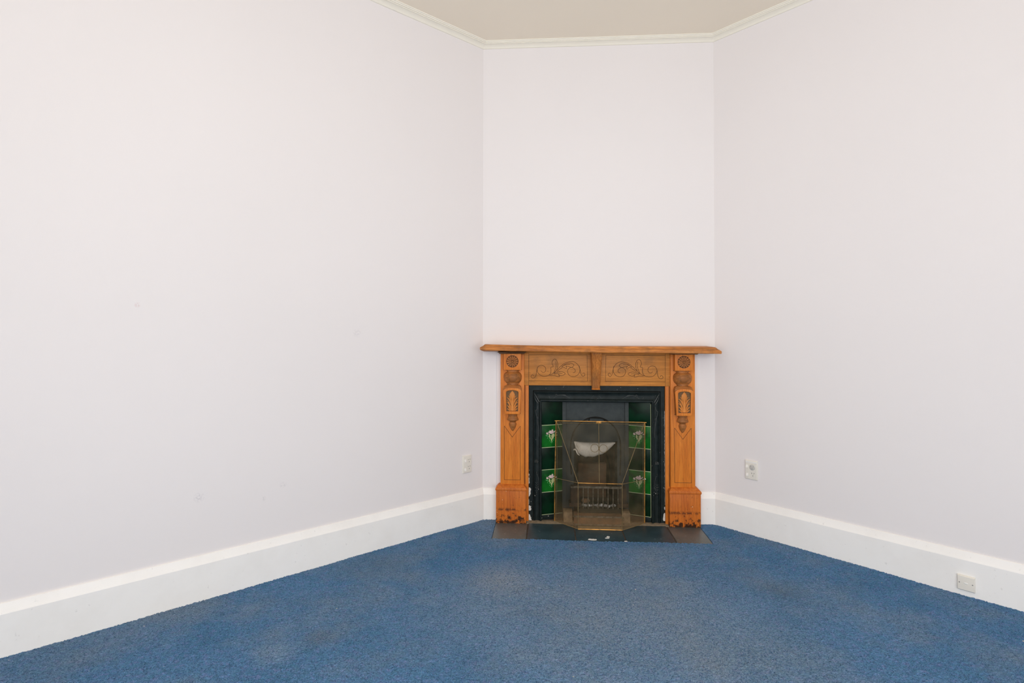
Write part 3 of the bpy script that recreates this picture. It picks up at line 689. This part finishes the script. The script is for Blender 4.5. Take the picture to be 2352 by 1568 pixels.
cheek('L'); cheek('R')

# unseen iron casing added against light leaking in from behind; back hearth under grate
obj('light_leak_casing', MB().box(.330, .345, .002, .37, .001, .89).box(1.215, 1.230, .002, .37, .001, .89).box(.330, 1.230, .355, .37, .001, .89).box(.330, 1.230, .002, .37, .875, .89), M_IRON3, fire)
obj('back_hearth', MB().box(.335, 1.225, -.0195, .36, -.02, .001), M_SOOT, fire)
# hood panel with raised flanges and an arched opening
PX0, PX1, PY = .551, 1.009, .061
obj('panel_flange', MB().box(PX0, PX0 + .026, PY - .008, PY + .03, .001, .82), M_IRON2, fire, bevel=.002)
obj('panel_flange', MB().box(PX1 - .026, PX1, PY - .008, PY + .03, .001, .82), M_IRON2, fire, bevel=.002)
ox0, ox1, hz0, hz1 = .632, .932, .06, .535
m = MB().box(PX0 + .026, ox0, PY + .006, PY + .03, .001, .82).box(ox1, PX1 - .026, PY + .006, PY + .03, .001, .82).box(ox0, ox1, PY + .006, PY + .03, .66, .82)
obj('hood_plate', m, M_IRON2, fire)
# bulging canopy, lip over the fire opening
rings = []
for k in range(9):
    z = hz1 + (.66 - hz1) * k / 8; bulge = .055 * math.cos(k / 8 * math.pi / 2) ** 1.2
    rings.append([(ox0 - .004 + (ox1 - ox0 + .008) * j / 12, PY + .007 - bulge * math.sin(math.pi * j / 12) ** .6, z) for j in range(13)] +
                 [(ox0 - .004 + (ox1 - ox0 + .008) * j / 12, PY + .026, z) for j in range(12, -1, -1)])
obj('canopy', MB().loft(rings), M_IRON2, fire)
m = MB()
acx, acz = (ox0 + ox1) / 2, .50
arcp = [(acx - .168, PY + .002, .30), (acx - .172, PY + .002, .42)] + [(acx + .172 * math.cos(math.pi * (1 - k / 12)), PY + .002, acz + .20 * math.sin(math.pi * (1 - k / 12))) for k in range(13)] + [(acx + .172, PY + .002, .42), (acx + .168, PY + .002, .30)]
m.tube(catmull(arcp, 3), .0045, 6)
obj('arch_bead', m, M_IRON3, fire)
m = MB()
m.tube(catmull([(acx - .045, PY + .004, .672), (acx - .043, PY + .001, .690), (acx - .03, PY, .696), (acx + .03, PY, .694), (acx + .055, PY + .001, .688), (acx + .065, PY + .002, .672)], 4), .004, 6)
obj('damper_handle', m, M_IRON3, fire)
# side iron jambs beneath the canopy curve in towards the grate
for sg in (-1, 1):
    xe = acx + sg * .150
    q = catmull([(xe, 0, .535), (xe - sg * .012, 0, .45), (xe - sg * .018, 0, .36), (xe - sg * .012, 0, .27), (xe - sg * .003, 0, .235)], 5)
    r = [[(xe + sg * .004, PY + .012, p.z), (p.x, PY + .004, p.z), (p.x, PY + .028, p.z), (xe + sg * .004, PY + .028, p.z)] for p in q]
    obj('jamb_cheek', MB().loft(r), M_IRON3, fire)
# firebox cavity
m = MB(); D = .31
bk = [(ox0 + .05, D), (ox1 - .05, D)]
def wallq(x0, y0, x1, y1, z0, z1, th=.02, sx=0, sy=0):
    m.add([(x0, y0, z0), (x1, y1, z0), (x1 + sx, y1 + sy, z0), (x0 + sx, y0 + sy, z0), (x0, y0, z1), (x1, y1, z1), (x1 + sx, y1 + sy, z1), (x0 + sx, y0 + sy, z1)],
          [(0, 1, 2, 3), (4, 7, 6, 5), (0, 4, 5, 1), (1, 5, 6, 2), (2, 6, 7, 3), (3, 7, 4, 0)])
wallq(ox0 - .002, PY + .03, ox0 + .05, D, .02, .82, sx=-.02); wallq(ox1 + .002, PY + .03, ox1 - .05, D, .02, .82, sx=.02); wallq(ox0 + .05, D, ox1 - .05, D, .02, .82, sy=.02)
m.box(ox0 - .02, ox1 + .02, PY + .03, D + .02, .80, .82); m.box(ox0 - .02, ox1 + .02, PY, D + .02, .001, .02)
obj('firebox_lining', m, M_SOOT, fire)
m = MB().loft([[(.665, .17, z) if 0 else (x, y - (z - .2) * .12, z) for x, y in [(.668, .20), (.870, .20), (.870, .245), (.668, .245)]] for z in (.10, .215, .345, .352)])
obj('fireback', m, M_BACK, fire, bevel=.006, label='rust brown fireback block behind the grate')
# grate
gy = -.002
m = MB(); obj('grate_top_bar', m.box(.606, .952, gy - .007, gy + .007, .226, .240), M_RUST, fire, bevel=.002)
for k in range(8):
    x = .691 + k * .0338
    obj('grate_bar', MB().tube([(x, gy, .088), (x, gy - .003, .16), (x, gy, .227)], .0036, 6), M_RUST, fire)
obj('grate_bottom_rail', MB().box(.650, .945, gy - .012, gy + .05, .050, .090), M_IRON3, fire, bevel=.003)
obj('grate_floor', MB().box(.650, .925, gy + .04, .20, .062, .076), M_IRON3, fire)
for x0, x1 in ((.608, .668), (.934, .985)):
    obj('grate_cheek', MB().box(x0, x1, gy - .004, PY + .012, .100, .228), M_SOOT, fire, bevel=.003)
    obj('hob_ledge', MB().box(x0 - .012, x1 + .012, gy - .010, PY + .01, .100, .125), M_SOOT, fire, bevel=.003)
# ash cover and side blocks
obj('ash_cover', MB().box(.625, .945, -.094, .02, .006, .062), M_BRICK, fire, bevel=.003, label='rusty brown ash cover under the grate')
obj('ash_cover_lip', MB().box(.618, .952, -.100, -.088, .0055, .016), M_RUST, fire, bevel=.002)
obj('ash_cover_lip', MB().box(.618, .952, -.100, -.080, .058, .066), M_RUST, fire, bevel=.002)
obj('side_block', MB().box(.556, .617, -.040, .05, .0045, .072), M_PALEBR, fire, bevel=.004)
obj('side_block', MB().box(.953, 1.004, -.040, .05, .0045, .075), M_PALEBR, fire, bevel=.004)
# broken white plaster where iron meets wood
def jag(x, zs, w, side, y=-.0145):
    m = MB(); L_ = []; R2 = []
    for z, ww in zip(zs, w):
        L_.append((x, z)); R2.append((x + side * ww, z))
    o = L_ + R2[::-1]
    return m.loft([[(a, y + .003, b) for a, b in o], [(a, y, b) for a, b in o]])
def zz(py): return 1.3 - (py - 760) / 336.5
for ys_, ws in [([1089, 1091, 1093.5, 1095], [.002, .005, .004, .002]), ([1098, 1100, 1105, 1110, 1113], [.002, .005, .004, .006, .001]), ([1121, 1122, 1125, 1130, 1135, 1139, 1142], [.006, .011, .016, .012, .013, .008, .002]),
                ([1162, 1164, 1168, 1171, 1174], [.004, .012, .016, .018, .012]), ([1148, 1154, 1160], [.002, .003, .002]), ([1182, 1186, 1190, 1196], [.006, .011, .014, .020])]:
    obj('chipped_plaster', jag(.3195, [zz(v) for v in ys_], ws, 1), M_PLASTER, fire)
zl = []; wl = []
for k in range(60): zl.append(.76 - k * .0107); wl.append(random.choice([.0008, .0015, .0025, .0005, .002]))
obj('chipped_plaster', jag(1.2400, zl, wl, -1), M_PLASTER, fire, kind='stuff')
for ys_, ws in [([1155, 1157, 1160, 1162], [.003, .006, .005, .003]), ([1169, 1172, 1176, 1180, 1184, 1187], [.005, .010, .011, .013, .014, .010]), ([1195, 1198, 1201, 1204], [.016, .024, .020, .026])]:
    obj('chipped_plaster', jag(1.2400, [zz(v - .0) - .012 for v in ys_], ws, -1), M_PLASTER, fire)

# ------------------------------------------------------------------ rubble in the grate, bag in the throat
gr = 'plaster lumps behind the grate bars'
for i in range(16):
    x = .695 + i * .0142 + random.uniform(-.004, .004); y = random.uniform(.018, .045); r = random.uniform(.008, .014)
    z = .0905 + r * .75
    m = MB().ball((x, y, z), r, 6, (1, .8, .75)); m.v = [v + Vector((random.uniform(-.0025, .0025), random.uniform(-.002, .002), random.uniform(-.002, .003))) for v in m.v]
    obj('plaster_lump', m, M_RUBBLE if i % 3 else M_PLASTER, label='jagged grey and white plaster lump lying low behind the grate bars', cat='rubble', group=gr, angle=10)
for x, y, r in ((.704, .03, .022), (.722, .045, .020)):
    m = MB().ball((x, y, .117 + r * .6), r, 8, (1, .8, .7)); m.v = [v + Vector((random.uniform(-.003, .003), 0, random.uniform(-.003, .003))) for v in m.v]
    obj('brick_chunk', m, M_BRICK, label='rust brown brick chunk at the left end of the grate' if x < .71 else 'smaller brown brick chunk leaning on the one at the left end', cat='rubble', angle=10)
def bag():
    # stuffed plastic bag wedged under the canopy: fat knotted left end, pointed right end
    out_t = [(-.142, .530), (-.130, .532), (-.10, .528), (-.05, .528), (0, .531), (.05, .531), (.09, .529), (.125, .528), (.143, .524)]
    out_b = [(-.139, .512), (-.132, .470), (-.110, .440), (-.060, .420), (0, .425), (.045, .440), (.085, .462), (.118, .495), (.142, .520)]
    rings = []; n = 14; K = 30
    for k in range(K + 1):
        t = k / K; x = -.142 + t * .285
        a = np.interp(x, [p[0] for p in out_t], [p[1] for p in out_t]); b = np.interp(x, [p[0] for p in out_b], [p[1] for p in out_b])
        dpt = .030 * math.sqrt(max(.02, math.sin(math.pi * min(1, t * 1.02 + .02)))) * (1 if t < .6 else 1 - .5 * (t - .6))
        ring = []
        for j in range(n):
            an = 2 * math.pi * j / n
            w = 1 + .05 * math.sin(9 * t * math.pi + 3 * an) + random.uniform(-.02, .02)
            ring.append((.776 + x, .075 + dpt * math.cos(an) * w, (a + b) / 2 + (a - b) / 2 * math.sin(an) * (w if math.sin(an) < 0 else 1)))
        rings.append(ring)
    m = MB().loft(rings)
    root = thing('plastic_bag', (.776, .075, .42), 'cream stuffed plastic bag wedged under the hood behind the fire screen', 'bag')
    obj('bag_body', m, M_BAG, root, angle=60)
    m = MB()
    for p in ([(.644, .062, .500), (.650, .048, .490), (.661, .045, .475), (.668, .046, .455)], [(.640, .06, .48), (.648, .050, .468), (.656, .047, .450), (.67, .050, .437)], [(.648, .055, .520), (.660, .046, .505), (.666, .044, .490)], [(.628, .06, .470), (.636, .058, .476), (.646, .052, .470)]):
        m.tube(catmull(p, 4), [.002 + .0035 * math.sin(math.pi * i / (4 * (len(p) - 1))) for i in range(4 * (len(p) - 1) + 1)], 6)
    obj('twisted_neck', m, M_BAG, root)
bag()

# ------------------------------------------------------------------ folding brass fire screen
scr = thing('fire_screen', (.79, -.09, .0), 'brass framed wire gauze fire screen with a bowed front standing before the grate', 'fire screen')
Z0 = .0035
BL, BR = Vector((.496, -.016, Z0)), Vector((1.102, -.024, Z0)); TL, TR = Vector((.509, -.020, .685)), Vector((1.103, -.022, .681))
ML, MR = Vector((.4985, -.018, .297)), Vector((1.1025, -.024, .296)); FL, FR = Vector((.648, -.165, Z0)), Vector((.933, -.168, Z0))
GL, GR = Vector((.648, -.165, .305)), Vector((.933, -.168, .304)); TM = (TL + TR) / 2 + Vector((-.0105, 0, 0)); GM = (GL + GR) / 2
GM = GL + (GR - GL) * .485
for quad in ([TL, GL, GM, TM], [TM, GM, GR, TR], [TL, ML, GL], [TR, GR, MR], [ML, BL, FL, GL], [GL, FL, FR, GR], [GR, FR, BR, MR]):
    obj('gauze_panel', MB().add(quad, [tuple(range(len(quad)))]), M_GAUZE, scr)
def rod(name, pts, r, mat=M_BRASS, label=None): return obj(name, MB().tube(pts, r, 8), mat, scr, label=label)
def rc2(p, c, r):  return p
rod('frame_rail', [BL, ML, TL + Vector((-.002, 0, -.012))], .0042); rod('frame_rail', [BR, MR, TR + Vector((.002, 0, -.012))], .0042)
rod('frame_rail', catmull([TL + Vector((-.002, 0, -.014)), TL + Vector((.000, 0, -.003)), TL + Vector((.012, 0, .001)), TM + Vector((0, 0, .001)), TR + Vector((-.012, 0, .001)), TR + Vector((0, 0, -.003)), TR + Vector((.002, 0, -.014))], 3), .0032)
rod('inner_rail', [BL + Vector((.010, -.003, .008)), TL + Vector((.010, 0, -.010))], .0016, M_BRASSD); rod('inner_rail', [BR + Vector((-.010, -.003, .008)), TR + Vector((-.010, 0, -.010))], .0016, M_BRASSD)
rod('inner_rail', [TL + Vector((.010, -.001, -.013)), TR + Vector((-.010, -.001, -.013))], .0018, M_BRASSD)
rod('slanted_rib', [TL, GL], .0019, M_BRASSD); rod('slanted_rib', [TR, GR], .0019, M_BRASSD)
rod('centre_rib', [TM, GM], .0019, M_BRASSD)
rod('front_rail', [GL, GR], .0025); rod('side_rail', [ML, GL], .0020, M_BRASSD); rod('side_rail', [MR, GR], .0020, M_BRASSD)
rod('front_post', [GL, FL], .0022, M_BRASSD); rod('front_post', [GR, FR], .0022, M_BRASSD)
up1 = Vector((0, 0, .0015))
rod('bottom_rail', [FL + up1, FR + up1], .0034); rod('bottom_rail', [BL + up1, FL + up1], .0030, M_BRASSD); rod('bottom_rail', [BR + up1, FR + up1], .0030, M_BRASSD)
m = MB().add([FL + Vector((0, .002, .002)), FR + Vector((0, .002, .002)), FR + Vector((0, .002, .020)), FL + Vector((0, .002, .020)), FL + Vector((0, .004, .002)), FR + Vector((0, .004, .002)), FR + Vector((0, .004, .020)), FL + Vector((0, .004, .020))],
             [(0, 1, 2, 3), (4, 7, 6, 5), (0, 4, 5, 1), (2, 6, 7, 3), (0, 3, 7, 4), (1, 5, 6, 2)])
obj('bottom_band', m, M_BRASSD, scr)
# ring pulls on the centre rib
dv = (GM - TM).normalized(); rc_ = TM + (GM - TM) * .440; side_ = Vector((1, 0, 0)); updir = -dv
nn = side_.cross(updir).normalized()
if nn.y > 0: nn = -nn
for sg in (-1, 1):
    c = rc_ + side_ * sg * .0285 + nn * .004 - updir * (.003 if sg > 0 else 0)
    pts = [c + side_ * .0262 * math.cos(t) + updir * .0262 * math.sin(t) for t in [2 * math.pi * k / 28 for k in range(29)]]
    rod('ring_pull', pts, .0016, M_BRASSD)
obj('ring_clasp', MB().ball(rc_ + nn * .004, .0052, 8, (.8, 1, 2.4)), M_BRASSD, scr)
m = MB().box(TM.x - .017, TM.x + .017, TM.y - .004, TM.y + .004, TM.z - .012, TM.z + .004)
for sg in (-1, 0, 1): m.ball((TM.x + sg * .011, TM.y - .004, TM.z - .003), .0045, 8)
obj('top_clip', m, M_BRASS, scr, bevel=.001)
obj('side_knob', MB().ball(MR + Vector((.003, -.004, .006)), .0045, 8), M_PLASTER, scr, label='small pale knob')

# ------------------------------------------------------------------ sockets
def outlet(name, base, rotz, w, h, label, sockets, switches, cap, strip):
    """local frame: x to the right seen from the room, -y into the room, z up, origin at plate centre"""
    r = thing(name, base, label, 'power outlet', rotz)
    def L(nm, mb, mt, par=r, **k): return obj(nm, mb, mt, par, local=(par is r), **k)
    pl = MB().loft([[(-a, y, -b), (a, y, -b), (a, y, b), (-a, y, b)] for a, b, y in [(w / 2, h / 2, 0), (w / 2, h / 2, -.006), (w / 2 - .003, h / 2 - .003, -.0095)]])
    L('faceplate', pl, M_PLASTIC, bevel=.0006)
    if strip:
        L('label_strip', MB().box(-w / 2 + .004, w / 2 - .004, -.0108, -.009, h / 2 - .015, h / 2 - .0045), M_PLASTIC2, bevel=.0004)
        L('raised_ridge', MB().box(-w / 2 + .024, -w / 2 + .0255, -.0105, -.009, -h / 2 + .004, h / 2 - .015), M_PLASTIC)
    for x, z in switches:
        rk = MB().loft([[(x - .007, y, z - .0085), (x + .007, y, z - .0085), (x + .007, y2, z + .0085), (x - .007, y2, z + .0085)] for y, y2 in [(-.009, -.009), (-.0165, -.0105)]])
        L('rocker_switch', rk, M_PLASTIC2, bevel=.0006)
    for i, (x, z) in enumerate(sockets):
        yy = -.0094
        if cap == i:
            L('safety_cover', MB().loft([[(x + q * math.cos(t), y, z + q * math.sin(t)) for t in [2 * math.pi * k / 24 for k in range(24)]] for q, y in [(.0185, -.009), (.0185, -.0120), (.0165, -.0130)]]), M_CLEAR, label='round grey safety cover')
            yy = -.0128
        for dx, dz, an in ((-.0075, .006, .5), (.0075, .006, -.5), (0, -.0095, 0)):
            hx, hz = .0011, .0038
            q = [(-hx, -hz), (hx, -hz), (hx, hz), (-hx, hz)]
            q = [(x + dx + a * math.cos(an) - b * math.sin(-an) * -1, z + dz + a * math.sin(an) + b * math.cos(an)) for a, b in q]
            L('pin_slot', MB().prism_y(q, yy + .0006, yy - .0004), M_SLOT if cap != i else M_SCREW)
    return r
def lw(a, off=0): return Vector((-S2 * a + S2 * off, -S2 * a - S2 * off, 0))
def rw(a, off=0): return Vector((W + S2 * a - S2 * off, -S2 * a - S2 * off, 0))
pL = lw(.139, .0002); pL.z = .4015
outlet('power_outlet', pL, math.radians(45), .073, .116, 'cream double power outlet low on the left wall beside the corner', [(.015, .024), (.015, -.022)], [(-.017, .025), (-.017, -.034)], None, False)
pR = rw(.248, .0002); pR.z = .4115
outlet('power_outlet', pR, math.radians(-45), .080, .120, 'cream double power outlet with round grey cover, on the right wall', [(.008, .019), (.011, -.025)], [(-.027, .022), (-.025, -.031)], 0, True)
pB = rw(1.3205, .0222); pB.z = .067
bp = thing('blank_cover_plate', pB, 'cream blank cover plate with two screws, on the right skirting board', 'cover plate', math.radians(-45))
def L2(nm, mb, mt, **k): return obj(nm, mb, mt, bp, local=True, **k)
L2('plate', MB().loft([[(-a, y, -b), (a, y, -b), (a, y, b), (-a, y, b)] for a, b, y in [(.0345, .0362, 0), (.0345, .0362, -.0075), (.0315, .0325, -.0115)]]), M_PLASTIC, bevel=.0006)
for sx in (-.0255, .0255):
    L2('screw', MB().loft([[(sx + q * math.cos(t), y, .001 + q * math.sin(t)) for t in [2 * math.pi * k / 12 for k in range(12)]] for q, y in [(.0026, -.011), (.0026, -.0122), (.0018, -.0126)]]), M_SCREW)
L2('oval_boss', MB().loft([[(.009 * q * math.cos(t), y, .001 + .0035 * q * math.sin(t)) for t in [2 * math.pi * k / 16 for k in range(16)]] for q, y in [(1, -.011), (1, -.0125), (.7, -.0132)]]), M_PLASTIC2)
